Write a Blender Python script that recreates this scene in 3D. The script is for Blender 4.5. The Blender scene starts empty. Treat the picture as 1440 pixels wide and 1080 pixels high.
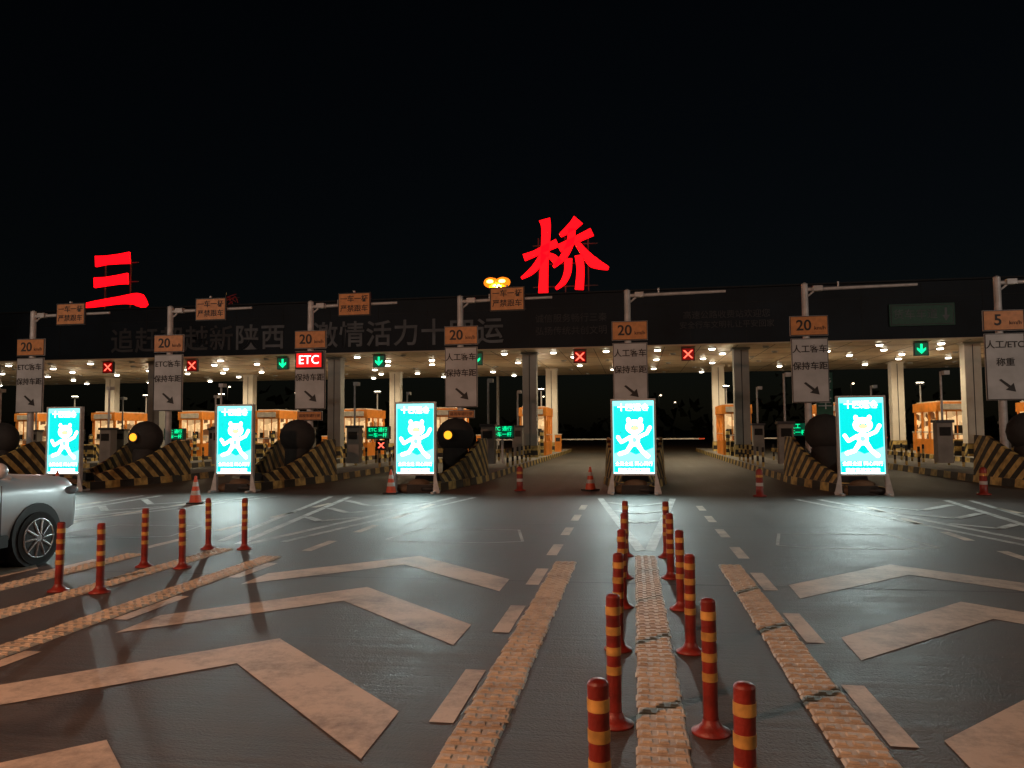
import bpy, math, random
from mathutils import Matrix, Vector
random.seed(7)
R=math.radians
scene=bpy.context.scene
col=scene.collection

# ------------------------------------------------------------------ materials
MATS={}
def mat(name, base=(.5,.5,.5), rough=.6, metal=0., emit=None, es=0., var=.25, scale=6., bump=0., spec=.5):
    if name in MATS: return MATS[name]
    m=bpy.data.materials.new(name); m.use_nodes=True
    nt=m.node_tree; N=nt.nodes; L=nt.links
    b=N['Principled BSDF']
    b.inputs['Roughness'].default_value=rough
    b.inputs['Metallic'].default_value=metal
    b.inputs['Specular IOR Level'].default_value=spec
    tc=N.new('ShaderNodeTexCoord')
    nz=N.new('ShaderNodeTexNoise'); nz.inputs['Scale'].default_value=scale; nz.inputs['Detail'].default_value=6
    L.new(tc.outputs['Object'],nz.inputs['Vector'])
    rp=N.new('ShaderNodeValToRGB')
    rp.color_ramp.elements[0].position=.3; rp.color_ramp.elements[1].position=.7
    rp.color_ramp.elements[0].color=tuple(c*(1-var) for c in base)+(1,)
    rp.color_ramp.elements[1].color=tuple(min(1,c*(1+var*.6)) for c in base)+(1,)
    L.new(nz.outputs['Fac'],rp.inputs['Fac'])
    L.new(rp.outputs['Color'],b.inputs['Base Color'])
    if bump>0:
        bp=N.new('ShaderNodeBump'); bp.inputs['Strength'].default_value=bump; bp.inputs['Distance'].default_value=.02
        n2=N.new('ShaderNodeTexNoise'); n2.inputs['Scale'].default_value=scale*8; n2.inputs['Detail'].default_value=4
        L.new(tc.outputs['Object'],n2.inputs['Vector']); L.new(n2.outputs['Fac'],bp.inputs['Height']); L.new(bp.outputs['Normal'],b.inputs['Normal'])
    if emit:
        b.inputs['Emission Color'].default_value=emit+(1,)
        b.inputs['Emission Strength'].default_value=es
    MATS[name]=m; return m

def window_mat(name):
    m=bpy.data.materials.new(name); m.use_nodes=True
    nt=m.node_tree; N=nt.nodes; L=nt.links; b=N['Principled BSDF']; b.inputs['Roughness'].default_value=.15
    b.inputs['Base Color'].default_value=(.05,.035,.02,1)
    tc=N.new('ShaderNodeTexCoord')
    mp=N.new('ShaderNodeMapping'); mp.inputs['Scale'].default_value=(2.6,1.5,2.2); L.new(tc.outputs['Object'],mp.inputs['Vector'])
    vo=N.new('ShaderNodeTexVoronoi'); vo.inputs['Scale'].default_value=1.4; vo.distance='CHEBYCHEV'; L.new(mp.outputs['Vector'],vo.inputs['Vector'])
    rp=N.new('ShaderNodeValToRGB'); e=rp.color_ramp.elements
    e[0].position=.15; e[0].color=(1.,.62,.28,1); e[1].position=.8; e[1].color=(.09,.03,.01,1)
    L.new(vo.outputs['Color'],rp.inputs['Fac']); L.new(rp.outputs['Color'],b.inputs['Emission Color']); b.inputs['Emission Strength'].default_value=1.15
    return m

def stripe_mat(name, c1=(.62,.47,.16), c2=(.02,.02,.02), freq=2.2, dirv=(0,1,1)):
    m=bpy.data.materials.new(name); m.use_nodes=True
    nt=m.node_tree; N=nt.nodes; L=nt.links; b=N['Principled BSDF']; b.inputs['Roughness'].default_value=.6
    tc=N.new('ShaderNodeTexCoord')
    dp=N.new('ShaderNodeVectorMath'); dp.operation='DOT_PRODUCT'; dp.inputs[1].default_value=dirv
    L.new(tc.outputs['Object'],dp.inputs[0])
    mu=N.new('ShaderNodeMath'); mu.operation='MULTIPLY'; mu.inputs[1].default_value=freq
    L.new(dp.outputs['Value'],mu.inputs[0])
    fr=N.new('ShaderNodeMath'); fr.operation='FRACT'; L.new(mu.outputs[0],fr.inputs[0])
    gt=N.new('ShaderNodeMath'); gt.operation='GREATER_THAN'; gt.inputs[1].default_value=.5; L.new(fr.outputs[0],gt.inputs[0])
    mx=N.new('ShaderNodeMix'); mx.data_type='RGBA'; mx.inputs[6].default_value=c2+(1,); mx.inputs[7].default_value=c1+(1,)
    L.new(gt.outputs[0],mx.inputs[0])
    nz=N.new('ShaderNodeTexNoise'); nz.inputs['Scale'].default_value=5; nz.inputs['Detail'].default_value=8
    L.new(tc.outputs['Object'],nz.inputs['Vector'])
    rp=N.new('ShaderNodeValToRGB'); rp.color_ramp.elements[0].position=.35; rp.color_ramp.elements[0].color=(.4,.37,.35,1); rp.color_ramp.elements[1].position=.62
    L.new(nz.outputs['Fac'],rp.inputs['Fac'])
    m2=N.new('ShaderNodeMix'); m2.data_type='RGBA'; m2.blend_type='MULTIPLY'; m2.inputs[0].default_value=1
    L.new(mx.outputs[2],m2.inputs[6]); L.new(rp.outputs['Color'],m2.inputs[7]); L.new(m2.outputs[2],b.inputs['Base Color'])
    return m

def ground_mat(name, dark, light, rough0, rough1, groove=0., bump=.3, spec=.5):
    m=bpy.data.materials.new(name); m.use_nodes=True
    nt=m.node_tree; N=nt.nodes; L=nt.links; b=N['Principled BSDF']; b.inputs['Specular IOR Level'].default_value=spec
    tc=N.new('ShaderNodeTexCoord')
    def noise(sc,det=8,vec=None,rg=.6):
        n=N.new('ShaderNodeTexNoise'); n.inputs['Scale'].default_value=sc; n.inputs['Detail'].default_value=det; n.inputs['Roughness'].default_value=rg
        L.new(vec or tc.outputs['Object'],n.inputs['Vector']); return n
    n1=noise(.35); n2=noise(3.5); n3=noise(60,3)
    mp=N.new('ShaderNodeMapping'); mp.inputs['Scale'].default_value=(2.2,.12,1); L.new(tc.outputs['Object'],mp.inputs['Vector'])
    n4=noise(1.6,6,mp.outputs['Vector'])
    def mth(op,a,bv):
        x=N.new('ShaderNodeMath'); x.operation=op
        for i,s in enumerate((a,bv)):
            if isinstance(s,(int,float)): x.inputs[i].default_value=s
            else: L.new(s,x.inputs[i])
        return x.outputs[0]
    s=mth('ADD',mth('MULTIPLY',n1.outputs['Fac'],.3),mth('MULTIPLY',n2.outputs['Fac'],.2))
    s=mth('ADD',s,mth('MULTIPLY',n4.outputs['Fac'],.25)); s=mth('ADD',s,mth('MULTIPLY',n3.outputs['Fac'],.25))
    h=n3.outputs['Fac']
    if groove:
        mp2=N.new('ShaderNodeMapping'); mp2.inputs['Scale'].default_value=(.15,9,1); L.new(tc.outputs['Object'],mp2.inputs['Vector'])
        n5=noise(1.5,3,mp2.outputs['Vector'])
        h=mth('ADD',mth('MULTIPLY',h,.9),mth('MULTIPLY',n5.outputs['Fac'],groove))
        s=mth('ADD',mth('MULTIPLY',s,.75),mth('MULTIPLY',n5.outputs['Fac'],.25))
    rp=N.new('ShaderNodeValToRGB'); rp.color_ramp.elements[0].position=.42; rp.color_ramp.elements[1].position=.58
    rp.color_ramp.elements[0].color=dark+(1,); rp.color_ramp.elements[1].color=light+(1,)
    L.new(s,rp.inputs['Fac']); L.new(rp.outputs['Color'],b.inputs['Base Color'])
    mr=N.new('ShaderNodeMapRange'); mr.inputs[1].default_value=.4; mr.inputs[2].default_value=.6; mr.inputs[3].default_value=rough0; mr.inputs[4].default_value=rough1
    L.new(s,mr.inputs[0]); L.new(mr.outputs[0],b.inputs['Roughness'])
    bp=N.new('ShaderNodeBump'); bp.inputs['Strength'].default_value=bump; bp.inputs['Distance'].default_value=.012
    L.new(h,bp.inputs['Height']); L.new(bp.outputs['Normal'],b.inputs['Normal'])
    return m

def paint_mat(name, c, worn=(.06,.05,.045), lo=.42, hi=.52, sc=1.3):
    m=bpy.data.materials.new(name); m.use_nodes=True
    nt=m.node_tree; N=nt.nodes; L=nt.links; b=N['Principled BSDF']; b.inputs['Roughness'].default_value=.6
    tc=N.new('ShaderNodeTexCoord')
    a=N.new('ShaderNodeTexNoise'); a.inputs['Scale'].default_value=sc; a.inputs['Detail'].default_value=12; a.inputs['Roughness'].default_value=.8
    L.new(tc.outputs['Object'],a.inputs['Vector'])
    rp=N.new('ShaderNodeValToRGB'); rp.color_ramp.elements[0].position=lo-.08; rp.color_ramp.elements[1].position=hi
    rp.color_ramp.elements[0].color=worn+(1,); rp.color_ramp.elements[1].color=c+(1,)
    L.new(a.outputs['Fac'],rp.inputs['Fac']); L.new(rp.outputs['Color'],b.inputs['Base Color'])
    n=N.new('ShaderNodeTexNoise'); n.inputs['Scale'].default_value=45; L.new(tc.outputs['Object'],n.inputs['Vector'])
    bp=N.new('ShaderNodeBump'); bp.inputs['Strength'].default_value=.3; bp.inputs['Distance'].default_value=.01
    L.new(n.outputs['Fac'],bp.inputs['Height']); L.new(bp.outputs['Normal'],b.inputs['Normal'])
    return m

M_asph=ground_mat('asphalt',(.045,.043,.04),(.095,.09,.08),.5,.75)
M_apron=ground_mat('apron_pavement',(.036,.031,.029),(.098,.083,.076),.46,.70,groove=.8,bump=.55,spec=.45)
M_paint=paint_mat('road_paint',(.55,.47,.38),worn=(.15,.125,.105),lo=.40,hi=.55)
M_paint2=paint_mat('road_paint_thin',(.48,.48,.46),lo=.42,hi=.56,sc=3)
M_rumble=paint_mat('rumble_paint',(.52,.45,.34),worn=(.2,.16,.12),lo=.38,hi=.56,sc=3)
M_str=stripe_mat('hazard_stripes',freq=2.0)
M_strk=stripe_mat('kerb_stripes',freq=.9,dirv=(0,1,0))
M_strz=stripe_mat('bollard_stripes',freq=2.6,dirv=(0,0,1))
M_conc=mat('concrete',(.25,.24,.22),.8,bump=.3,scale=2)
M_galv=mat('galvanised_steel',(.50,.51,.52),.5,.15,var=.2)
M_dsteel=mat('dark_steel',(.05,.05,.055),.5,.3)
M_white=mat('column_paint',(.72,.69,.62),.6,var=.12,scale=1.5)
M_grey=mat('column_cladding_grey',(.27,.27,.26),.6,var=.15,scale=1.5)
M_soff=mat('soffit_panel',(.58,.48,.34),.45,var=.15,scale=.4)
M_fasc=mat('fascia_panel',(.010,.018,.028),.6,var=.4,scale=.5,spec=.25)
M_fascs=mat('fascia_seam',(.007,.011,.016),.7)
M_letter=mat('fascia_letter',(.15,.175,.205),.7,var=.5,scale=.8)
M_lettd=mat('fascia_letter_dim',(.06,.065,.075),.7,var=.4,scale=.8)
M_red=mat('red_led',(.5,.01,.01),.5,emit=(1,.001,.004),es=3.4)
M_redd=mat('red_led_failing',(.1,.01,.01),.5,emit=(.6,.005,.01),es=.05)
M_grn=mat('green_led',(.0,.4,.1),.5,emit=(.0,1,.35),es=1.6)
M_blk=mat('signal_black',(.012,.012,.012),.5)
M_sigr=mat('signal_red_glow',(.2,.0,.0),.5,emit=(1,.0,.0),es=.12)
M_sigg=mat('signal_green_glow',(.0,.1,.05),.5,emit=(.0,.7,.35),es=.06)
M_redx=mat('red_cross_led',(.5,.01,.01),.5,emit=(1,.10,.06),es=3)
M_sor=mat('sign_orange',(.58,.25,.085),.5,var=.2)
M_swh=mat('sign_white',(.44,.47,.49),.5,var=.2,scale=2)
M_sbk=mat('sign_black_text',(.02,.02,.02),.6)
M_sgn=mat('sign_green',(.008,.09,.055),.5)
M_swt=mat('sign_white_text',(.5,.52,.5),.6)
M_pred=mat('post_red',(.24,.022,.014),.45,bump=.2,scale=9,var=.5)
M_pyel=mat('post_reflective_yellow',(.56,.32,.08),.4,var=.4,scale=14)
M_rub=mat('rubber',(.02,.02,.02),.8)
M_dl=mat('downlight',(.9,.9,.9),.4,emit=(1,.88,.68),es=22)
M_cy=mat('screen_cyan',(.0,.2,.2),.4,emit=(.0,.60,.58),es=1.5,var=.1)
M_cyl=mat('screen_lightcyan',(.0,.2,.2),.4,emit=(.25,.95,.95),es=1.8)
M_sw=mat('screen_white',(.5,.5,.5),.4,emit=(.75,1,1),es=7)
M_sy=mat('screen_yellow',(.5,.4,.0),.4,emit=(1,.85,.4),es=1.4)
M_bor=mat('booth_orange',(.80,.27,.035),.45,var=.25,scale=2)
M_bwin=window_mat('booth_lit_window')
M_bgl=mat('booth_glass',(.03,.03,.03),.15)
M_bwht=mat('booth_trim',(.6,.55,.48),.5)
M_cone=mat('cone_orange',(.6,.08,.03),.5)
M_conew=mat('cone_white',(.5,.5,.5),.5)
M_boom=mat('boom_white',(.45,.45,.43),.5)
M_bag=mat('sandbag',(.16,.11,.07),.9,bump=.5,scale=10)
M_amb=mat('amber_lamp',(.6,.3,.0),.4,emit=(1,.38,.02),es=1.8)
M_sod=mat('sodium_lamp',(.6,.3,.0),.4,emit=(1,.20,.008),es=1.8)
M_sod2=mat('sodium_lamp_core',(.6,.3,.0),.4,emit=(1,.55,.10),es=9)
M_far=mat('far_lamp',(.6,.5,.4),.4,emit=(1,.75,.5),es=5)

# ------------------------------------------------------------------ builder
class MB:
    def __init__(s): s.v=[];s.f=[];s.mi=[];s.m=[];s.sm=[]
    def idx(s,m):
        if m not in s.m: s.m.append(m)
        return s.m.index(m)
    def add(s,vs,fs,m,smooth=False):
        o=len(s.v); s.v+= [tuple(v) for v in vs]; i=s.idx(m)
        for f in fs: s.f.append([a+o for a in f]); s.mi.append(i); s.sm.append(smooth)
    def box(s,c,d,m,taper=1.,rz=0.):
        x,y,z=c; a,b,h=d[0]/2,d[1]/2,d[2]/2
        vs=[]
        for k,t in ((-1,1.),(1,taper)):
            for i,j in ((-1,-1),(1,-1),(1,1),(-1,1)):
                px,py=i*a*t,j*b*t
                if rz: px,py=px*math.cos(rz)-py*math.sin(rz),px*math.sin(rz)+py*math.cos(rz)
                vs.append((x+px,y+py,z+k*h))
        s.add(vs,[(0,3,2,1),(4,5,6,7),(0,1,5,4),(1,2,6,5),(2,3,7,6),(3,0,4,7)],m)
    def cyl(s,p0,p1,r0,r1,m,n=14,smooth=True):
        p0=Vector(p0);p1=Vector(p1);ax=(p1-p0).normalized()
        u=ax.orthogonal().normalized(); w=ax.cross(u)
        vs=[]
        for p,r in ((p0,r0),(p1,r1)):
            for i in range(n):
                a=2*math.pi*i/n; vs.append(p+u*math.cos(a)*r+w*math.sin(a)*r)
        s.add(vs,[(i,(i+1)%n,n+(i+1)%n,n+i) for i in range(n)],m,smooth)
        s.add(vs[:n],[tuple(reversed(range(n)))],m); s.add(vs[n:],[tuple(range(n))],m)
    def rev(s,c,prof,m,n=16):
        vs=[];k=len(prof)
        for r,z in prof:
            for i in range(n):
                a=2*math.pi*i/n; vs.append((c[0]+r*math.cos(a),c[1]+r*math.sin(a),c[2]+z))
        fs=[(j*n+i,j*n+(i+1)%n,(j+1)*n+(i+1)%n,(j+1)*n+i) for j in range(k-1) for i in range(n)]
        s.add(vs,fs,m,True)
    def ball(s,c,r,m,n=14,sc=(1,1,1)):
        vs=[];K=8
        for j in range(K+1):
            t=math.pi*j/K
            for i in range(n):
                a=2*math.pi*i/n
                vs.append((c[0]+r*sc[0]*math.sin(t)*math.cos(a),c[1]+r*sc[1]*math.sin(t)*math.sin(a),c[2]-r*sc[2]*math.cos(t)))
        s.add(vs,[(j*n+i,j*n+(i+1)%n,(j+1)*n+(i+1)%n,(j+1)*n+i) for j in range(K) for i in range(n)],m,True)
    def prism(s,pts,y0,y1,m):
        n=len(pts)
        vs=[(x,y0,z) for x,z in pts]+[(x,y1,z) for x,z in pts]
        s.add(vs,[tuple(range(n)),tuple(reversed(range(n,2*n)))]+[(i,n+i,n+(i+1)%n,(i+1)%n) for i in range(n)],m)
    def stroke(s,pts,ws,y0,y1,m):
        P=[Vector(p) for p in pts]; out=[];W=[]
        n=len(P)
        for i in range(n-1):
            p0=P[max(i-1,0)];p1=P[i];p2=P[i+1];p3=P[min(i+2,n-1)]
            for k in range(5):
                t=k/5
                q=.5*((2*p1)+(p2-p0)*t+(2*p0-5*p1+4*p2-p3)*t*t+(3*p1-p0-3*p2+p3)*t**3)
                out.append(q);W.append(ws[i]*(1-t)+ws[i+1]*t)
        out.append(P[-1]);W.append(ws[-1])
        L=[];Rr=[]
        for i,q in enumerate(out):
            d=(out[min(i+1,len(out)-1)]-out[max(i-1,0)]).normalized()
            nn=Vector((-d.y,d.x))*W[i]/2
            L.append(q+nn);Rr.append(q-nn)
        for i in range(len(out)-1):
            s.prism([L[i],L[i+1],Rr[i+1],Rr[i]],y0,y1,m)
    def flat(s,pts,z,m):
        a=sum(pts[i][0]*pts[(i+1)%len(pts)][1]-pts[(i+1)%len(pts)][0]*pts[i][1] for i in range(len(pts)))
        if a<0: pts=pts[::-1]
        s.add([(x,y,z) for x,y in pts],[tuple(range(len(pts)))],m)
    def mesh(s,name):
        me=bpy.data.meshes.new(name); me.from_pydata(s.v,[],s.f)
        for m in s.m: me.materials.append(m)
        me.polygons.foreach_set('material_index',s.mi); me.polygons.foreach_set('use_smooth',s.sm)
        me.update(); return me
    def obj(s,name,loc=(0,0,0),bevel=0,parent=None):
        o=bpy.data.objects.new(name,s.mesh(name)); o.location=loc; col.objects.link(o)
        if bevel:
            b=o.modifiers.new('bevel','BEVEL'); b.width=bevel; b.segments=2; b.limit_method='ANGLE'; b.angle_limit=R(40)
        if parent: o.parent=parent
        return o
def inst(me,name,loc,rz=0):
    o=bpy.data.objects.new(name,me); o.location=loc; o.rotation_euler=(0,0,rz); col.objects.link(o); return o
def text(body,loc,size,m,parent=None,name='lettering',ext=.004,align='CENTER',sx=1.,off=0.):
    cu=bpy.data.curves.new(name,'FONT'); cu.body=body; cu.size=size; cu.align_x=align; cu.align_y='CENTER'; cu.extrude=ext; cu.offset=off
    cu.materials.append(m)
    o=bpy.data.objects.new(name,cu); o.location=loc; o.rotation_euler=(R(90),0,0); o.scale=(sx,1,1); col.objects.link(o)
    if parent: o.parent=parent
    return o

# ------------------------------------------------------------------ ground, apron, markings
g=MB(); g.flat([(-900,-300),(900,-300),(900,1500),(-900,1500)],0,M_asph); g.obj('ground')
g=MB(); g.flat([(-70,-30),(45,-30),(45,18.7),(-70,18.7)],.004,M_apron); g.obj('toll_apron_pavement')

rows=[-11.5,-5.7,.12,5.95]
g=MB()
for c in (-8.6,-2.8,2.98,8.9):
    for k in range(0,5):
        ya=1.78+2.02*k; w=1.42
        j=lambda: random.uniform(-.02,.02)
        g.flat([(c,ya),(c+w,ya-1.42+j()),(c+w+j(),ya-2.05+j()),(c,ya-.66)],.008,M_paint)
        g.flat([(c,ya),(c-w,ya-1.42+j()),(c-w+j(),ya-2.05+j()),(c,ya-.66)],.008,M_paint)
g.obj('lane_chevron_markings')
g=MB()
for c in rows:
    for sgn in (-1.215,1.215):
        for k in range(-2,8):
            y=4.76+1.94*k
            if y+.48>18.6: continue
            g.flat([(c+sgn-.07,y-.48),(c+sgn+.07,y-.48),(c+sgn+.07,y+.48),(c+sgn-.07,y+.48)],.008,M_paint)
g.obj('lane_dash_markings')
g=MB()
def line(x0,y0,x1,y1,w,z,m=M_paint2):
    d=Vector((x1-x0,y1-y0)).normalized(); n=Vector((-d.y,d.x))*w/2
    g.flat([(x0+n.x,y0+n.y),(x1+n.x,y1+n.y),(x1-n.x,y1-n.y),(x0-n.x,y0-n.y)],z,m)
isl=[-38.1,-32.7,-27.2,-21.8,-16.35,-10.95,-5.7,0.,5.5,10.95,16.4,21.8]
for a,b in ((-11.5,-10.95),(-5.7,-5.75),(.12,.02),(5.95,5.5),(-17.3,-16.35),(11.8,10.95)):
    sp=.85 if abs(b)<.1 else 1.35
    for s_ in (-1,1):
        line(a+s_*.06,10.6,b+s_*sp,18.6,.14,.008)
        if sp>1: line(a+s_*.5,10.9,b+s_*(sp+.5),18.6,.12,.008)
    for k in range(3):
        y=14.2+k*1.7; hw=sp*(y-10.6)/8*.85; cx=a+(b-a)*(y-10.6)/8
        line(cx-hw,y-.1,cx,y-.1-hw*1.2,.16,.012); line(cx,y-.1-hw*1.2,cx+hw,y-.1,.16,.012)
g.obj('gore_line_markings')
g=MB()
for c in (-8.4,-2.75,2.95,8.5):
    P=[(-1.0,11.3),(-.75,12.6),(.85,12.6),(1.1,11.3),(.6,11.1),(-.6,11.1)]
    P=[(c+x,y) for x,y in P]
    for i in range(6):
        a=P[i];b=P[(i+1)%6]; line(a[0],a[1],b[0],b[1],.045,.008)
g.obj('vehicle_detector_loop_marking')
g=MB()
for c in rows:
    for k in (-1,0,1):
        x=c+k*.98; yend=10.2 if k==0 else 9.6; y=-1.
        while y<yend-.06:
            jt=random.uniform(-.008,.008)
            g.box((x+jt,y,.012),(.27,.092,.012),M_rumble,taper=.92)
            for q in (-1,0,1):
                g.box((x+q*.085+jt,y,.0215),(.055,.05,.009),M_rumble,taper=.75)
            y+=.112
g.obj('rumble_strips')
g=MB()
for yy in (-2,3,8,13,18): line(-60,yy+.35,40,yy+.36,.02,.006,M_rub)
g.obj('pavement_joints')

# ------------------------------------------------------------------ delineator posts
p=MB()
p.rev((0,0,.004),[(0,0),(.105,0),(.105,.012),(.07,.03),(.048,.055),(.042,.075)],M_pred,18)
z=.075
segs=[(.20,M_pred),(.045,M_pyel),(.06,M_pred),(.045,M_pyel),(.065,M_pred),(.045,M_pyel),(.065,M_pred),(.045,M_pyel),(.05,M_pred)]
for h,m_ in segs:
    r=.0418 if m_ is M_pyel else .0395
    p.rev((0,0,.004),[(r,z),(r,z+h)],m_,18)
    if m_ is M_pyel: p.rev((0,0,.004),[(.039,z),(r,z)],m_,18); p.rev((0,0,.004),[(r,z+h),(.039,z+h)],m_,18)
    z+=h
p.rev((0,0,.004),[(.0395,z),(.036,z+.008),(.026,z+.015),(0,z+.018)],M_pred,18)
post=p.mesh('delineator_post')
for c in rows:
    for off in (-.26,.26):
        for y in (2.93,4.37,5.85,7.25,8.68,10.15):
            if c<-5 and y<7: continue
            if c>5 and y<4: continue
            o=inst(post,'delineator_post',(c+off+random.uniform(-.015,.015),y+random.uniform(-.03,.03),0))
            o.rotation_euler=(random.uniform(-.018,.018),random.uniform(-.018,.018),random.uniform(0,6))

# ------------------------------------------------------------------ traffic cones
p=MB()
p.box((0,0,.02),(.36,.36,.035),M_rub)
def cr(z): return .14-.115*(z-.035)/.6
zz=[.035,.2,.3,.4,.5,.635]; ms=[M_cone,M_conew,M_cone,M_conew,M_cone]
for i in range(5): p.rev((0,0,0),[(cr(zz[i]),zz[i]),(cr(zz[i+1]),zz[i+1])],ms[i])
p.rev((0,0,0),[(cr(.635),.635),(0,.645)],M_cone)
cone=p.mesh('traffic_cone')
for x,y in ((-10.1,16.6),(-1.2,21.0),(-15.6,18.9),(-6.35,19.6)): inst(cone,'traffic_cone',(x,y,.004),random.uniform(0,3))
p=MB(); p.rev((0,0,0),[(.0,0),(.16,0),(.16,.03),(.09,.05),(.085,.25)],M_pred); p.rev((0,0,0),[(.087,.25),(.087,.33)],M_conew)
p.rev((0,0,0),[(.085,.33),(.085,.46)],M_pred); p.rev((0,0,0),[(.087,.46),(.087,.52)],M_pyel); p.rev((0,0,0),[(.085,.52),(.08,.62),(.04,.66),(0,.67)],M_pred)
bol=p.mesh('warning_bollard')
for x,y in ((-3.1,20.8),(2.97,19.4),(8.3,20.2)): inst(bol,'warning_bollard',(x,y,.004))

# ------------------------------------------------------------------ toll islands
def island(X):
    g=MB()
    def out(w): return [(-.35*w,-.6),(.35*w,-.6),(.95*w,3.2),(.95*w,39),(-.95*w,39),(-.95*w,3.2)]
    P=out(1.); n=len(P)
    vs=[(x,y,0) for x,y in P]+[(x,y,.22) for x,y in out(.97)]
    g.add(vs,[(i,(i+1)%n,n+(i+1)%n,n+i) for i in range(n)],M_strk)
    g.add(vs[n:],[tuple(range(n))],M_conc)
    prof=[(.25,.40,.40),(.9,.50,.52),(1.6,.62,.66),(2.3,.74,.86),(3.0,.86,1.14),(3.6,.92,1.38),(4.4,.94,1.40)]
    t=.16
    for s in (-1,1):
        for i in range(len(prof)-1):
            y0,w0,h0=prof[i];y1,w1,h1=prof[i+1]
            v=[(s*w0,y0,.2),(s*w1,y1,.2),(s*(w1-.06),y1,h1),(s*(w0-.06),y0,h0),
               (s*(w0-t),y0,.2),(s*(w1-t),y1,.2),(s*(w1-t),y1,h1),(s*(w0-t),y0,h0)]
            f=[(0,1,2,3),(7,6,5,4),(3,2,6,7)]
            if i==0: f.append((0,3,7,4))
            if i==len(prof)-2: f.append((1,5,6,2))
            if s<0: f=[tuple(reversed(q)) for q in f]
            g.add(v,f,M_str)
    g.box((0,.32,.33),(.62,.12,.3),M_str)
    return g.obj('toll_island',(X,20.6,.0))
for X in isl: island(X)

p=MB()
p.rev((0,0,0),[(0,0),(.36,0),(.40,.1),(.40,.8),(.36,.9)],M_rub,20)
p.ball((0,0,1.28),.60,M_rub,22,(1,.7,.94))
dr=p.mesh('crash_cushion_drum')
p.cyl((-.12,-.38,1.30),(-.12,-.50,1.30),.17,.17,M_dsteel); p.cyl((-.12,-.50,1.30),(-.12,-.53,1.30),.13,.12,M_amb); dr2=p.mesh('crash_cushion_drum')
for i,X in enumerate(isl):
    inst(dr2 if abs(X+16.35)<.1 or abs(X+5.7)<.1 else dr,'crash_cushion_drum',(X+(.15 if X<0 else 0),23.6,.22))

# ------------------------------------------------------------------ LED advert displays
def adv():
    g=MB()
    W,H=1.04,1.86; z0=.52
    fr=.05
    for s in (-1,1):
        g.box((s*(W/2+fr/2),0,z0+H/2),(fr,.13,H+.1),M_galv)
        g.box((s*(W/2+.03),0,.3),(.05,.1,.5),M_galv)
        g.prism([(s*(W/2-.02),.0),(s*(W/2+.16),.0),(s*(W/2+.16),.05),(s*(W/2+.055),.5),(s*(W/2+.005),.5)] if s>0 else
                [(s*(W/2-.02),.0),(s*(W/2+.005),.5),(s*(W/2+.055),.5),(s*(W/2+.16),.05),(s*(W/2+.16),.0)],-.08,-.055,M_galv)
        g.box((s*(W/2+.03),0,.025),(.08,.7,.05),M_galv)
    g.box((0,0,z0+H+.027),(W,.13,.045),M_galv); g.box((0,0,z0-.027),(W,.13,.045),M_galv)
    g.box((0,.035,z0+H/2),(W,.06,H),M_dsteel)
    y=-.03
    def q(pts,m,dy): g.add([(-W/2+u*W,y-dy,z0+v*H) for u,v in pts],[tuple(range(len(pts)))],m)
    q([(0,0),(1,0),(1,1),(0,1)],M_cy,0)
    q([(0,.93),(1,.93),(1,1),(0,1)],M_cyl,.002)
    q([(0,0),(1,0),(1,.015),(0,.015)],M_sw,.003); q([(0,0),(.02,0),(.02,1),(0,1)],M_cyl,.004); q([(.98,0),(1,0),(1,1),(.98,1)],M_cyl,.004)
    q([(0,.16),(1,.16),(1,.36),(.55,.26),(.3,.33),(0,.27)],M_cyl,.002)
    def ell(cx,cy,rx,ry,m,dy,n=20): q([(cx+rx*math.cos(2*math.pi*i/n),cy+ry*math.sin(2*math.pi*i/n)) for i in range(n)],m,dy)
    def limb(x0,y0,x1,y1,w0,w1,dy=.006):
        dx,dy_=(x1-x0)*W,(y1-y0)*H; l=math.hypot(dx,dy_); nx,ny=-dy_/l,dx/l
        q([(x0+nx*w0/W,y0+ny*w0/H),(x0-nx*w0/W,y0-ny*w0/H),(x1-nx*w1/W,y1-ny*w1/H),(x1+nx*w1/W,y1+ny*w1/H)],M_sw,dy)
        ell(x1,y1,w1/W,w1/H,M_sw,dy+.001)
    ell(.53,.64,.22,.10,M_sw,.005); ell(.38,.735,.05,.035,M_sw,.006); ell(.68,.735,.05,.035,M_sw,.006)
    ell(.53,.625,.11,.035,M_sy,.012); ell(.47,.65,.02,.014,M_cy,.014); ell(.59,.65,.02,.014,M_cy,.014)
    ell(.52,.46,.13,.085,M_sw,.005); ell(.52,.46,.06,.035,M_cyl,.011)
    limb(.42,.50,.20,.43,.045,.04); limb(.20,.43,.12,.50,.04,.045,.007)
    limb(.62,.50,.82,.55,.045,.04); limb(.82,.55,.90,.63,.04,.045,.007)
    limb(.45,.40,.33,.30,.06,.045); limb(.33,.30,.16,.27,.045,.05,.007)
    limb(.60,.40,.70,.31,.06,.045); limb(.70,.31,.84,.24,.045,.055,.007)
    return g
advm=adv().mesh('led_advert_display')
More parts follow.
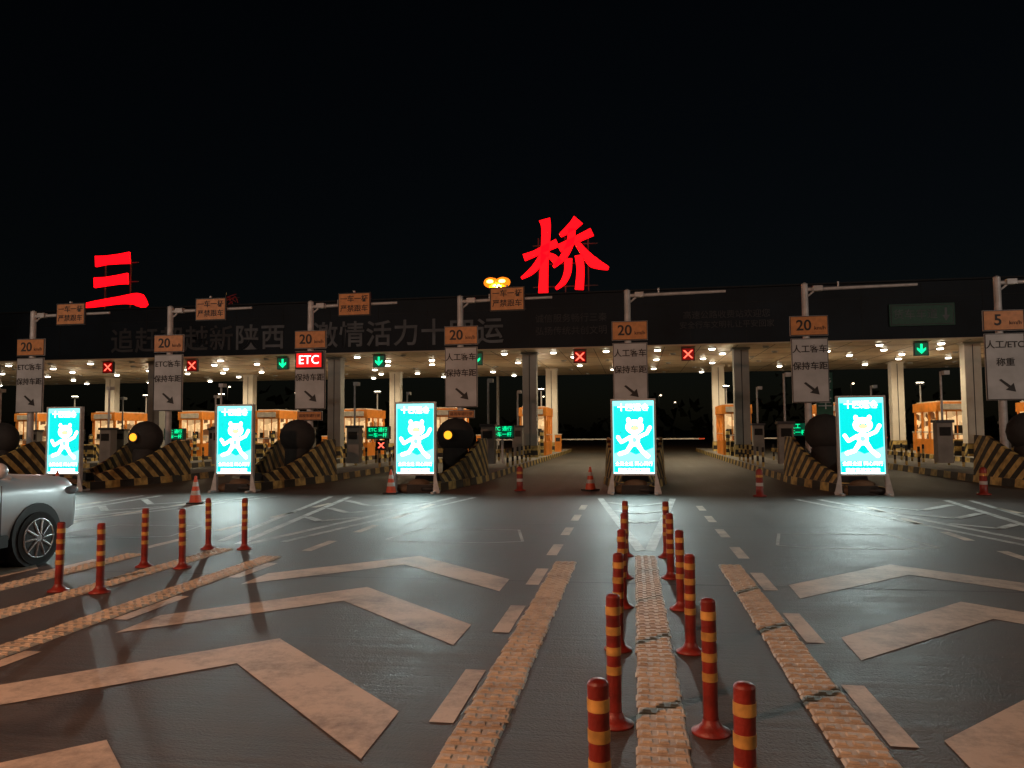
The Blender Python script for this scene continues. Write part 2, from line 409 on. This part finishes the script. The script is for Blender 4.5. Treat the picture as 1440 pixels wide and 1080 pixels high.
for X in (-16.3,-11.0,-5.8,-.02,5.5):
    o=inst(advm,'led_advert_display',(X,20.0,.0))
    o.rotation_euler=(0,0,random.uniform(-.03,.03))
    text('十四运会',(0,-.045,2.20),.2,M_sw,o,'screen_title',0.001,off=.004)
    text('全民全运 同心同行',(0,-.045,.76),.115,M_sw,o,'screen_caption',0.001)
    text('西安高速欢迎您',(0,-.045,.60),.115,M_sw,o,'screen_footer',0.001)
    L=bpy.data.lights.new('display_glow','SPOT'); L.energy=620; L.color=(.84,1,.96); L.spot_size=R(150); L.spot_blend=1; L.shadow_soft_size=.02; L.specular_factor=.12
    lo=bpy.data.objects.new('display_glow',L); lo.location=(0,-.1,2.36); lo.rotation_euler=(R(-82),0,0); col.objects.link(lo); lo.parent=o
    lo.rotation_euler=(R(-78),0,0)
    s=MB()
    for bx,by,bz,sc in ((-.3,.2,.1,(1.3,.9,.55)),(.28,.15,.1,(1.3,.9,.5)),(.0,.2,.24,(1.3,.9,.5))):
        s.ball((bx+random.uniform(-.06,.06),by,bz),.24,M_bag if bx<.1 else M_str,12,sc)
    s.obj('sandbag_pile',(X,20.02,.0))

# ------------------------------------------------------------------ lane sign poles
def arrow_pts(cx,cz,s):
    a=[(-.5,.42),(-.36,.5),(.2,.0),(.38,.2),(.5,-.45),(-.12,-.3),(.06,-.14)]
    return [(cx+x*s,cz+z*s*.9) for x,z in a]
def signpole(X,speed,lines,armsign=False,etc=False,arm=3.1,extra=False):
    g=MB()
    g.cyl((0,0,.2),(0,0,6.15),.115,.10,M_galv,16); g.box((0,0,.24),(.4,.4,.06),M_galv)
    g.cyl((0,0,6.15),(0,0,6.2),.11,.03,M_galv)
    g.cyl((0,0,5.98),(arm,0,6.02),.06,.045,M_galv,10)
    g.cyl((0,0,5.7),(.35,0,5.98),.03,.03,M_galv,8)
    g.box((.38,-.02,6.0),(.28,.2,.16),M_galv); g.cyl((1.0,0,6.02),(1.0,0,6.2),.03,.03,M_galv,8)
    def plate(cx,cz,w,h,m,y=-.16):
        g.box((cx,y+.03,cz),(w,.04,h),M_galv); g.box((cx,y,cz),(w-.02,.016,h-.02),M_blk); g.box((cx,y-.012,cz),(w-.06,.010,h-.06),m)
    sx=.06
    plate(sx,4.82,1.14,.62,M_sor)
    plate(sx,3.43,1.10,2.0,M_swh)
    g.box((sx,-.10,4.0),(.9,.05,.05),M_galv); g.box((sx,-.10,3.0),(.9,.05,.05),M_galv)
    g.prism(arrow_pts(sx+.02,2.86,.46),-.186,-.18,M_sbk)
    if etc:
        g.box((sx,-.2,4.1),(1.0,.12,.58),M_blk); g.box((sx,-.262,4.1),(.9,.006,.48),mat('etc_led_red',(.4,.0,.0),.5,emit=(1,.01,.01),es=.9))
        plate(sx,2.2,.9,.32,M_sor)
    if extra: plate(sx,2.2,.9,.26,M_sor)
    if armsign:
        g.box((1.62,-.1,6.0),(1.16,.05,.80),M_blk); g.box((1.62,-.13,6.0),(1.08,.012,.72),M_sor)
        g.box((1.62,-.12,6.43),(.06,.08,.06),M_galv)
    o=g.obj('lane_sign_pole',(X,25.,.0),bevel=.006)
    text(speed,(sx-.16,-.185,4.82),.46,M_sbk,o,'speed_text',off=.008); text('km/h',(sx+.32,-.185,4.74),.17,M_sbk,o,'unit_text')
    if etc:
        text('ETC',(sx,-.275,4.1),.42,mat('etc_led_white',(.5,.3,.3),.5,emit=(1,.75,.75),es=3),o,'etc_text')
        text(lines[1],(sx,-.185,3.5),.26,M_sbk,o,'instruction_text',off=.004)
        text('请按车道行驶',(sx,-.185,2.2),.13,M_sbk,o,'notice_text')
    else:
        text(lines[0],(sx,-.185,4.08),.26,M_sbk,o,'lane_type_text',off=.004); text(lines[1],(sx,-.185,3.55),.26,M_sbk,o,'instruction_text',off=.004)
    if extra: text('请按车道行驶',(sx,-.185,2.2),.13,M_sbk,o,'notice_text')
    if armsign:
        text('一车一杆',(1.62,-.14,6.17),.25,M_sbk,o,'arm_sign_text',off=.003); text('严禁跟车',(1.62,-.14,5.84),.25,M_sbk,o,'arm_sign_text',off=.003)
    return o
signpole(-21.8,'20',('ETC客车','保持车距'),True)
signpole(-16.3,'20',('ETC客车','保持车距'),True)
signpole(-11.0,'20',('','保持车距'),True,etc=True)
signpole(-5.7,'20',('人工客车','保持车距'),True,extra=True)
signpole(-.15,'20',('人工客车','保持车距'))
signpole(5.35,'20',('人工客车','保持车距'),arm=3.3)
signpole(10.9,'5',('人工/ETC','称重'),arm=3.3)
signpole(-27.2,'20',('ETC客车','保持车距'),True)

g=MB(); g.box((0,0,2.1),(.5,.05,2.6),M_sgn); g.cyl((0,.06,0.2),(0,.06,3.4),.04,.04,M_galv,8)
o=g.obj('truck_lane_sign',(5.98,25.6,0))
for i,ch in enumerate('货车车道'): text(ch,(0,-.03,3.0-.58*i),.46,M_swt,o,'lane_text')

# ------------------------------------------------------------------ canopy
ZS=5.84
g=MB()
X0,X1=-66,33
g.box(((X0+X1)/2,48.6,ZS+.14),(X1-X0,18.8,.28),M_soff)
g.box(((X0+X1)/2,48.6,8.3),(X1-X0-.6,18.4,.3),M_dsteel)
g.box(((X0+X1)/2,39.1,7.23),(X1-X0,.25,2.75),M_fasc)
g.box(((X0+X1)/2,58.1,7.23),(X1-X0,.25,2.75),M_fasc)
for s in (X0,X1): g.box((s,48.6,7.23),(.25,19.25,2.75),M_fasc)
g.box(((X0+X1)/2,39.0,8.64),(X1-X0+.3,.5,.07),M_fascs); g.box(((X0+X1)/2,39.0,5.83),(X1-X0+.3,.5,.05),M_soff)
x=X0+1.35
while x<X1:
    g.box((x,38.967,7.23),(.03,.012,2.7),M_fascs); x+=2.7
g.box(((X0+X1)/2,38.966,7.9),(X1-X0,.010,.03),M_fascs)
x=X0+1
while x<X1:
    g.box((x,48.6,ZS-.004),(.025,18.7,.008),M_fascs); x+=1.8
for y in (41,44,47,50,53,56): g.box(((X0+X1)/2,y+.4,ZS-.003),(X1-X0-.2,.02,.006),M_fascs)
can=g.obj('toll_canopy')
Xc=-49.5
while Xc<30:
    for Y,m_ in ((41.,M_grey if Xc<10 else M_white),(52.,M_white)):
        g=MB(); g.box((0,0,3.02),(.75,.6,5.6),m_); g.box((0,0,.5),(.83,.68,.7),M_str); g.box((0,0,5.79),(.9,.75,.09),m_)
        g.box((0,-.306,3.2),(.04,.012,5.0),M_fascs)
        g.obj('canopy_column',(Xc,Y,0),bevel=.02)
    Xc+=11
d=MB(); d.cyl((0,0,0),(0,0,-.07),.2,.18,M_galv,14); d.cyl((0,0,-.07),(0,0,-.12),.16,.13,M_dl,14); dm=d.mesh('canopy_downlight')
d=MB(); d.cyl((0,0,0),(0,0,-.07),.17,.15,M_galv,14); d.cyl((0,0,-.07),(0,0,-.09),.13,.11,mat('downlight_off',(.3,.3,.3),.3),14); dmo=d.mesh('canopy_downlight')
for yi,Y in enumerate((40.4,43.0,45.8,48.8,52.6,56.4)):
    x=-64+ (yi%2)*.9
    while x<32:
        inst(dm if random.random()<.58 else dmo,'canopy_downlight',(x+random.uniform(-.1,.1),Y,ZS-.008)); x+=2.72
for Y,e in ((42.6,480),(49.5,380)):
    x=-57.
    while x<32:
        L=bpy.data.lights.new('canopy_floodlight','SPOT'); L.energy=e*random.uniform(.65,1.2); L.color=(1,.80,.50); L.shadow_soft_size=.08; L.spot_size=R(170); L.spot_blend=.6
        lo=bpy.data.objects.new('canopy_floodlight',L); lo.location=(x,Y,ZS-.2); col.objects.link(lo); x+=5.45
for X in isl:  # posts with lamps added only to brighten the soffit
    g=MB(); g.cyl((0,0,0),(0,0,3.9),.05,.04,M_galv,10); g.box((0,0,3.95),(.4,.25,.12),M_dsteel); g.box((0,0,4.02),(.34,.2,.02),M_dl)
    o=g.obj('added_soffit_uplight',(X,47.6,.22))
    L=bpy.data.lights.new('soffit_fill_source','POINT'); L.energy=38*random.uniform(.6,1.3); L.color=(1,.75,.44); L.shadow_soft_size=.06
    lo=bpy.data.objects.new('soffit_fill_source',L); lo.location=(0,0,4.15); col.objects.link(lo); lo.parent=o
o=bpy.data.objects.new('canopy_slogan',None); o.location=(0,38.95,0); col.objects.link(o)
s='追赶超越新陕西 激情活力十四运'
for i,ch in enumerate(s):
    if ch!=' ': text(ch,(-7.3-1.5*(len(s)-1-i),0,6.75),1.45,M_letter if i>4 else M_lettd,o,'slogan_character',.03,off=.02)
o=bpy.data.objects.new('fascia_notice',None); o.location=(0,38.95,0); col.objects.link(o)
text('诚信服务畅行三秦',(-3.1,0,7.35),.46,M_lettd,o,'notice_line',.01); text('弘扬传统共创文明',(-3.1,0,6.7),.46,M_lettd,o,'notice_line',.01)
o=bpy.data.objects.new('fascia_notice',None); o.location=(0,38.95,0); col.objects.link(o)
text('高速公路收费站欢迎您',(4.6,0,7.3),.42,M_lettd,o,'notice_line',.01); text('安全行车文明礼让平安回家',(4.6,0,6.8),.38,M_lettd,o,'notice_line',.01)
g=MB(); g.box((0,0,0),(2.9,.08,1.05),M_sgn); g.box((0,-.045,0),(2.8,.01,.95),M_lettd); g.box((0,-.052,0),(2.72,.01,.87),M_sgn)
o=g.obj('truck_lane_guide_sign',(13.6,38.88,7.0)); text('货车车道',(-.3,-.065,0),.5,M_letter,o,'guide_text')
g2=MB(); g2.prism([(1.0,.3),(1.1,.3),(1.1,-.05),(1.22,-.05),(1.05,-.33),(.88,-.05),(1.0,-.05)][::-1],-.065,-.06,M_letter); g2.obj('arrow',parent=o)

def S(px,py): return ((px-795)/120*4.4,(412-py)/105*3.9)
g=MB()
for pts,ws in (
  ([(737,360),(752,355),(766,349),(785,341)],[.36,.30,.34,.42]),
  ([(767,307),(769,322),(766,370),(764,411)],[.58,.46,.40,.5]),
  ([(766,356),(757,370),(746,381),(733,389)],[.4,.38,.3,.1]),
  ([(771,357),(779,362),(787,371)],[.2,.36,.44]),
  ([(815,310),(806,319),(789,331)],[.6,.46,.18]),
  ([(787,349),(806,340),(834,328)],[.42,.32,.42]),
  ([(806,322),(803,342),(794,360),(779,375)],[.36,.38,.34,.12]),
  ([(812,342),(824,358),(836,371),(856,380)],[.24,.4,.56,.16]),
  ([(800,364),(799,382),(793,396),(782,406)],[.4,.36,.3,.12]),
  ([(815,360),(817,380),(815,408)],[.42,.38,.44])):
    g.stroke([S(*p_) for p_ in pts],ws,-.14,.0,M_red)
for xx in (-1.4,0,1.2): g.box((xx,.25,1.4),(.06,.06,3.2),M_dsteel)
for zz_ in (.4,1.6,2.6): g.box((0,.25,zz_),(3.4,.05,.05),M_dsteel)
g.obj('rooftop_neon_character',(-3.4,39.3,8.72))
g=MB()
def S3(px,py): return ((px-152)/89*3.95,(430-py)/78*3.2)
for pts,ws in (([(125,362),(140,361),(158,360),(173,359)],[.62,.5,.55,.66]),
               ([(124,392),(140,391),(158,389),(171,388)],[.58,.5,.52,.62]),
               ([(108,424),(125,422),(160,418),(180,417),(188,419),(197,428)],[.2,.34,.42,.62,.75,.3])):
    g.stroke([S3(*p_) for p_ in pts],ws,-.14,0,M_red)
for xx in (-.8,.8): g.box((xx,.25,1.4),(.06,.06,3.0),M_dsteel)
for zz_ in (.4,1.6,2.7): g.box((0,.25,zz_),(2.6,.05,.05),M_dsteel)
g.obj('rooftop_neon_character',(-29.1,39.3,8.72))
g=MB()
for k in range(9):
    a=random.uniform(-.6,.5);b=random.uniform(.0,.6)
    g.stroke([(a,b),(a+random.uniform(-.2,.3),b+random.uniform(-.2,.2)),(a+random.uniform(.1,.4),b+random.uniform(-.2,.2))],[.06,.05,.03],-.05,0,M_redd)
g.box((0,.1,.4),(.05,.05,.8),M_dsteel); g.box((0,.1,.5),(1.6,.05,.05),M_dsteel)
g.obj('failed_neon_character',(-22.4,39.4,8.66))

# ------------------------------------------------------------------ lane signals
def signal(X,green):
    g=MB(); g.box((0,0,0),(.66,.16,.66),M_blk); g.box((0,-.082,0),(.58,.005,.58),M_sigg if green else M_sigr)
    g.cyl((0,0,.33),(0,0,.5),.03,.03,M_galv,8); g.box((0,-.12,.36),(.7,.2,.03),M_blk)
    if green:
        g.prism([(-.05,.24),(-.05,-.03),(-.2,.07),(-.2,-.04),(0,-.24),(.2,-.04),(.2,.07),(.05,-.03),(.05,.24)],-.095,-.088,M_grn)
    else:
        for s in (-1,1):
            c=.2;w=.045
            g.prism([(-c*s-w,-c),(-c*s+w,-c),(c*s+w,c),(c*s-w,c)],-.095-.002*s,-.088-.002*s,M_redx)
    g.obj('lane_signal',(X,39.6,5.43))
for X,gr in ((-2.7,0),(2.75,0),(-8.15,1),(-13.5,1),(-19.,1),(-24.4,0),(-29.6,0),(8.2,1),(13.75,1),(19.2,1)): signal(X,gr)

# ------------------------------------------------------------------ toll booths
g=MB()
g.box((0,0,.62),(1.5,3.2,.8),M_bor); g.box((0,0,2.72),(1.62,3.4,.5),M_bor); g.box((0,0,3.0),(1.3,3.0,.08),M_bwht)
g.box((0,0,1.78),(1.36,3.04,1.5),M_bwin)
for x in (-.71,.71):
    for y in (-1.55,-.5,.5,1.55): g.box((x,y,1.78),(.13,.13,1.52),M_bor)
    g.box((x,0,1.4),(.05,3.0,.06),M_bwht)
for x in (-.25,.25): g.box((x,-1.55,1.78),(.05,.06,1.52),M_bor)
g.box((0,-1.56,1.3),(1.42,.05,.06),M_bwht); g.box((.3,-1.545,1.5),(.4,.02,.5),M_bgl); g.box((-.35,-1.545,1.45),(.3,.02,.4),M_bgl)
g.box((0,-1.62,.7),(1.2,.03,.16),M_bwht); g.box((0,-1.715,2.72),(1.2,.03,.3),M_bwht)
for x in (-.55,.55): g.cyl((x,-2.0,.2),(x,-2.0,1.55),.11,.11,M_strz,14); g.ball((x,-2.0,1.55),.11,M_strz,12)
g.box((0,-2.9,.62),(1.1,.6,.8),M_str)
booth=g.mesh('toll_booth')
for X in isl:
    o=inst(booth,'toll_booth',(X+random.uniform(-.08,.08),45.2+random.uniform(-.5,.5),.0)); b=o.modifiers.new('bevel','BEVEL'); b.width=.03; b.segments=2; b.limit_method='ANGLE'

g=MB(); g.box((0,0,.75),(.4,.45,1.1),M_bor); g.box((0,-.23,1.0),(.3,.02,.25),M_bgl); g.box((0,0,1.33),(.46,.5,.06),M_bwht)
for k in range(9):
    g.box((.45+k*.38,-.1,1.0),(.38,.05,.08),M_cone if k==8 else M_boom)
gm=g.mesh('barrier_gate')
for X in isl[:-1]: inst(gm,'barrier_gate',(X+.75,50.5,.05))
g=MB(); g.box((0,0,.9),(.5,.4,1.4),M_conc); g.box((0,-.21,1.3),(.36,.02,.3),M_bgl); g.box((0,0,1.65),(.6,.5,.1),M_dsteel); g.cyl((.0,0,1.6),(.0,0,3.4),.04,.04,M_galv,8); g.box((.12,-.1,3.35),(.18,.3,.14),M_galv)
cab=g.mesh('lane_equipment_cabinet')
for X in isl:
    for y in (29.2,37.5): inst(cab,'lane_equipment_cabinet',(X+random.uniform(-.3,.3),y+random.uniform(-.8,.8),.2))
g=MB()
for s in (-1,1):
    for k in range(6): g.cyl((s*.75,-3+k*1.3,.2),(s*.75,-3+k*1.3,.95),.045,.045,M_strz,10)
gr_=g.mesh('island_guard_bollards')
for X in isl: inst(gr_,'island_guard_bollards',(X,33,0))

def feesign(X,Y,red=False,t='ETC 通行'):
    g=MB(); g.cyl((0,0,.2),(0,0,1.3),.05,.05,M_galv,10); g.box((0,0,1.5),(1.05,.2,.56),M_blk); g.box((0,-.102,1.5),(.98,.004,.48),M_sigg)
    if red:
        g.box((.15,0,.95),(.5,.2,.45),M_blk)
        for s in (-1,1): g.prism([(.15-.12*s-.035,.83),(.15-.12*s+.035,.83),(.15+.12*s+.035,1.07),(.15+.12*s-.035,1.07)],-.115-.002*s,-.108-.002*s,M_redx)
    o=g.obj('fee_display',(X,Y,.1)); text(t,(0,-.11,1.62),.21,M_grn,o,'led_text'); text('一车一杆',(0,-.11,1.38),.21,M_grn,o,'led_text')
feesign(-21.8,34); feesign(-11.1,32.5,True); feesign(-5.5,32); feesign(6.1,31.,False,'人工'); feesign(-27.2,34); feesign(15.9,34)

# ------------------------------------------------------------------ street lamps, added fill lamps
def lamp(x,y,z,m,two=True,r=.24,core=None):
    g=MB(); g.cyl((0,0,0),(0,0,z-.1),.14,.09,M_galv,12)
    for s in ((-1,1) if two else (1,)):
        g.cyl((0,0,z-.1),(s*.45,0,z+.02),.04,.04,M_galv,8); g.box((s*.5,0,z+.35),(.7,.6,.12),M_dsteel); g.ball((s*.5,-.05,z),r,m,14,(1,1,.7))
        if core: g.ball((s*.5,-.05-r*.8,z),r*.4,core,12,(1.2,.6,.7))
    return g.obj('street_or_fill_lamp',(x,y,0))
o=lamp(-11.0,62,13.9,M_sod,True,.62,M_sod2)
L=bpy.data.lights.new('lamp_source','POINT'); L.energy=2500; L.color=(1,.42,.08); L.shadow_soft_size=.2
lo=bpy.data.objects.new('lamp_source',L); lo.location=(0,-.1,13.3); col.objects.link(lo); lo.parent=o
for x,y,z in ((-3,150,10),(6,190,10),(-60,140,9),(45,170,11),(70,130,9),(-90,160,12),(12,240,10),(-25,210,11)): lamp(x,y,z,M_far,False)
def unseen_lamp(x,y,z,e,c,r=.12,sp=1.):  # out-of-frame lamps: one sodium street lamp, the rest added fill
    g=MB(); g.cyl((0,0,0),(0,0,z+.1),.14,.09,M_galv,12); g.box((.3,.2,z+.25),(.9,.5,.14),M_dsteel); g.box((.3,.2,z+.17),(.7,.35,.02),M_far)
    o=g.obj('street_or_fill_lamp',(x,y,0))
    L=bpy.data.lights.new('lamp_source','POINT'); L.energy=e; L.color=c; L.shadow_soft_size=r; L.specular_factor=sp
    lo=bpy.data.objects.new('lamp_source',L); lo.location=(.3,.2,z); col.objects.link(lo); lo.parent=o
unseen_lamp(-9,-4,8,5200,(1,.47,.27),.08)
unseen_lamp(-27,7,9,2300,(1,.80,.64),.2,.5)  # added fill left of frame, brightens the pole signs
unseen_lamp(22,8,9,2700,(1,.84,.7),.2,.5)  # added fill right of frame, for the same sign faces
unseen_lamp(3,-16,15,1300,(1,.66,.45),.5,.5)  # added unseen mast behind the camera, soft frontal fill

M_leaf=mat('distant_foliage',(.03,.045,.02),.9)
g=MB()
for k in range(2600):
    x=random.uniform(-220,200); hmax=4.5+2.5*math.sin(x*.07)+1.8*math.sin(x*.31+1)+1.5*math.sin(x*.9)
    zc=random.uniform(.1,max(1.5,hmax)); y=random.uniform(118,132); s=random.uniform(.5,1.3)
    vs=[(x+random.uniform(-s,s),y+random.uniform(-s,s),zc+random.uniform(-s,s)) for _ in range(4)]
    g.add(vs,[(0,1,2),(1,2,3),(0,2,3)],M_leaf)
g.obj('distant_tree_line')

# ------------------------------------------------------------------ car (SUV)
M_car=mat('car_paint_silver',(.62,.65,.68),.3,.25,var=.04)
M_cgl=mat('car_glass',(.015,.017,.02),.06)
M_ctrim=mat('car_trim',(.02,.02,.022),.5)
M_alloy=mat('alloy',(.6,.6,.62),.25,.8)
M_lens=mat('headlamp_lens',(.25,.26,.28),.1)
def loft(g,stn,m):
    rings=[]
    for y,w,zb,zt,c in stn:
        half=[(0,zb),(w*.8,zb),(w*.97,zb+.08),(w,zb+(zt-zb)*.45),(w*.99,zt-(zt-zb)*.28),(w*.97,zt-c*.7),(w*.88,zt-c*.12),(w*.45,zt),(0,zt+.01)]
        ring=half+[(-x,z) for x,z in reversed(half[1:-1])]
        rings.append([(x,y,z) for x,z in ring])
    n=len(rings[0]); vs=[v for r_ in rings for v in r_]
    fs=[(j*n+i,j*n+(i+1)%n,(j+1)*n+(i+1)%n,(j+1)*n+i) for j in range(len(rings)-1) for i in range(n)]
    g.add(vs,fs,m,True); g.add(rings[0],[tuple(range(n))],m); g.add(rings[-1],[tuple(reversed(range(n)))],m)
g=MB()
loft(g,[(-2.3,.78,.42,.95,.1),(-2.2,.88,.36,1.08,.1),(-1.8,.93,.3,1.12,.12),(-.5,.94,.28,1.12,.12),(.8,.94,.28,1.14,.10),(1.2,.935,.3,1.13,.10),(1.75,.92,.3,1.11,.10),(2.08,.89,.31,1.06,.12),(2.22,.83,.33,1.0,.13),(2.30,.72,.36,.92,.12),(2.33,.6,.4,.86,.12)],M_car)
def cabin(g):
    st=[(-2.15,.72,1.08,1.12),(-1.9,.70,1.1,1.55),(-1.4,.68,1.1,1.68),(-.3,.68,1.1,1.72),(.3,.67,1.1,1.66),(1.05,.72,1.10,1.16)]
    rg=[]
    for y,w,zb,zt in st:
        w2=w*.86 if zt>1.3 else w
        rg.append([(w*1.2,y,zb),(w2*1.04,y,zt-.08 if zt>1.3 else zt-.01),(w2*.8,y,zt),(-w2*.8,y,zt),(-w2*1.04,y,zt-.08 if zt>1.3 else zt-.01),(-w*1.2,y,zb)])
    n=6; vs=[v for r_ in rg for v in r_]
    for j in range(len(rg)-1):
        for i in range(5):
            a=(j*n+i,(j+1)*n+i,(j+1)*n+i+1,j*n+i+1)
            top=(i in(1,2,3)) and 1<=j<=3
            g.add([vs[k] for k in a],[(0,1,2,3)],M_car if top else M_cgl,False)
    for s in (-1,1):
        for (y0,z0,w0,y1,z1,w1) in ((1.05,1.1,.87,.32,1.6,.62),(.0,1.1,.83,-.1,1.64,.62),(-1.1,1.1,.83,-1.15,1.62,.62),(-2.1,1.1,.87,-1.85,1.5,.63)):
            g.cyl((s*w0,y0,z0),(s*w1,y1,z1),.035,.03,M_car,8)
        g.cyl((s*.52,-1.7,1.74),(s*.52,.1,1.76),.018,.018,M_alloy,8)
        g.ball((s*1.02,.72,1.2),.13,M_car,12,(.8,.6,.75)); g.box((s*.93,.74,1.14),(.15,.06,.05),M_ctrim)
cabin(g)
for s in (-1,1):
    for y in (1.42,-1.35):
        g.cyl((s*.60,y,.37),(s*.948,y,.37),.41,.40,M_ctrim,32)
        g.cyl((s*.72,y,.335),(s*.965,y,.335),.335,.325,M_rub,32)
        g.cyl((s*.9,y,.335),(s*.968,y,.335),.235,.235,M_ctrim,24)
        for k in range(10):
            a=2*math.pi*k/10
            c0=(s*.975,y+.05*math.cos(a),.335+.05*math.sin(a)); c1=(s*.968,y+.235*math.cos(a+.08),.335+.235*math.sin(a+.08))
            g.cyl(c0,c1,.022,.016,M_alloy,6)
        g.cyl((s*.95,y,.335),(s*.985,y,.335),.05,.045,M_alloy,12)
        for k in range(24):
            a=2*math.pi*k/24;b_=2*math.pi*(k+1)/24
            g.cyl((s*.966,y+.24*math.cos(a),.335+.24*math.sin(a)),(s*.966,y+.24*math.cos(b_),.335+.24*math.sin(b_)),.014,.014,M_alloy,6)
    g.box((s*.945,0,.36),(.03,1.9,.14),M_ctrim)
    g.ball((s*.80,2.06,.88),.2,M_lens,14,(.62,1.0,.36)); g.ball((s*.70,2.22,.5),.09,M_lens,10,(.9,.6,.7))
    g.ball((s*.78,-2.15,.95),.16,M_pred,12,(.6,.6,.6))
    g.box((s*.952,.3,.93),(.02,.2,.03),M_ctrim); g.box((s*.952,-.8,.93),(.02,.2,.03),M_ctrim)
    for yy in (.85,-.12,-1.05): g.box((s*.942,yy,.72),(.006,.008,.6),M_ctrim)
g.box((0,2.32,.66),(1.0,.06,.24),M_ctrim); g.box((0,2.3,.42),(1.2,.1,.1),M_ctrim)
for k in range(4): g.box((0,2.355,.58+.055*k),(.96,.015,.014),M_alloy)
g.obj('silver_suv_car',(-8.36,7.25,.004))

# ------------------------------------------------------------------ night sky
w=bpy.data.worlds.new('World'); scene.world=w; w.use_nodes=True
nt=w.node_tree; bg=nt.nodes['Background']
sky=nt.nodes.new('ShaderNodeTexSky'); sky.sky_type='NISHITA'; sky.sun_disc=False; sky.sun_elevation=R(12); sky.sun_rotation=R(200)
nt.links.new(sky.outputs['Color'],bg.inputs['Color']); bg.inputs['Strength'].default_value=.0006

# ------------------------------------------------------------------ camera
cam=bpy.data.cameras.new('Camera'); cam.lens=27; cam.sensor_width=36; cam.clip_end=3000; cam.clip_start=.05
co=bpy.data.objects.new('Camera',cam); col.objects.link(co)
co.matrix_world=Matrix.Translation((0,0,1.63))@Matrix.Rotation(R(9),4,'Z')@Matrix.Rotation(R(93.5),4,'X')@Matrix.Rotation(R(-.45),4,'Z')
scene.camera=co
scene.view_settings.view_transform='Standard'; scene.view_settings.look='None'; scene.view_settings.exposure=0
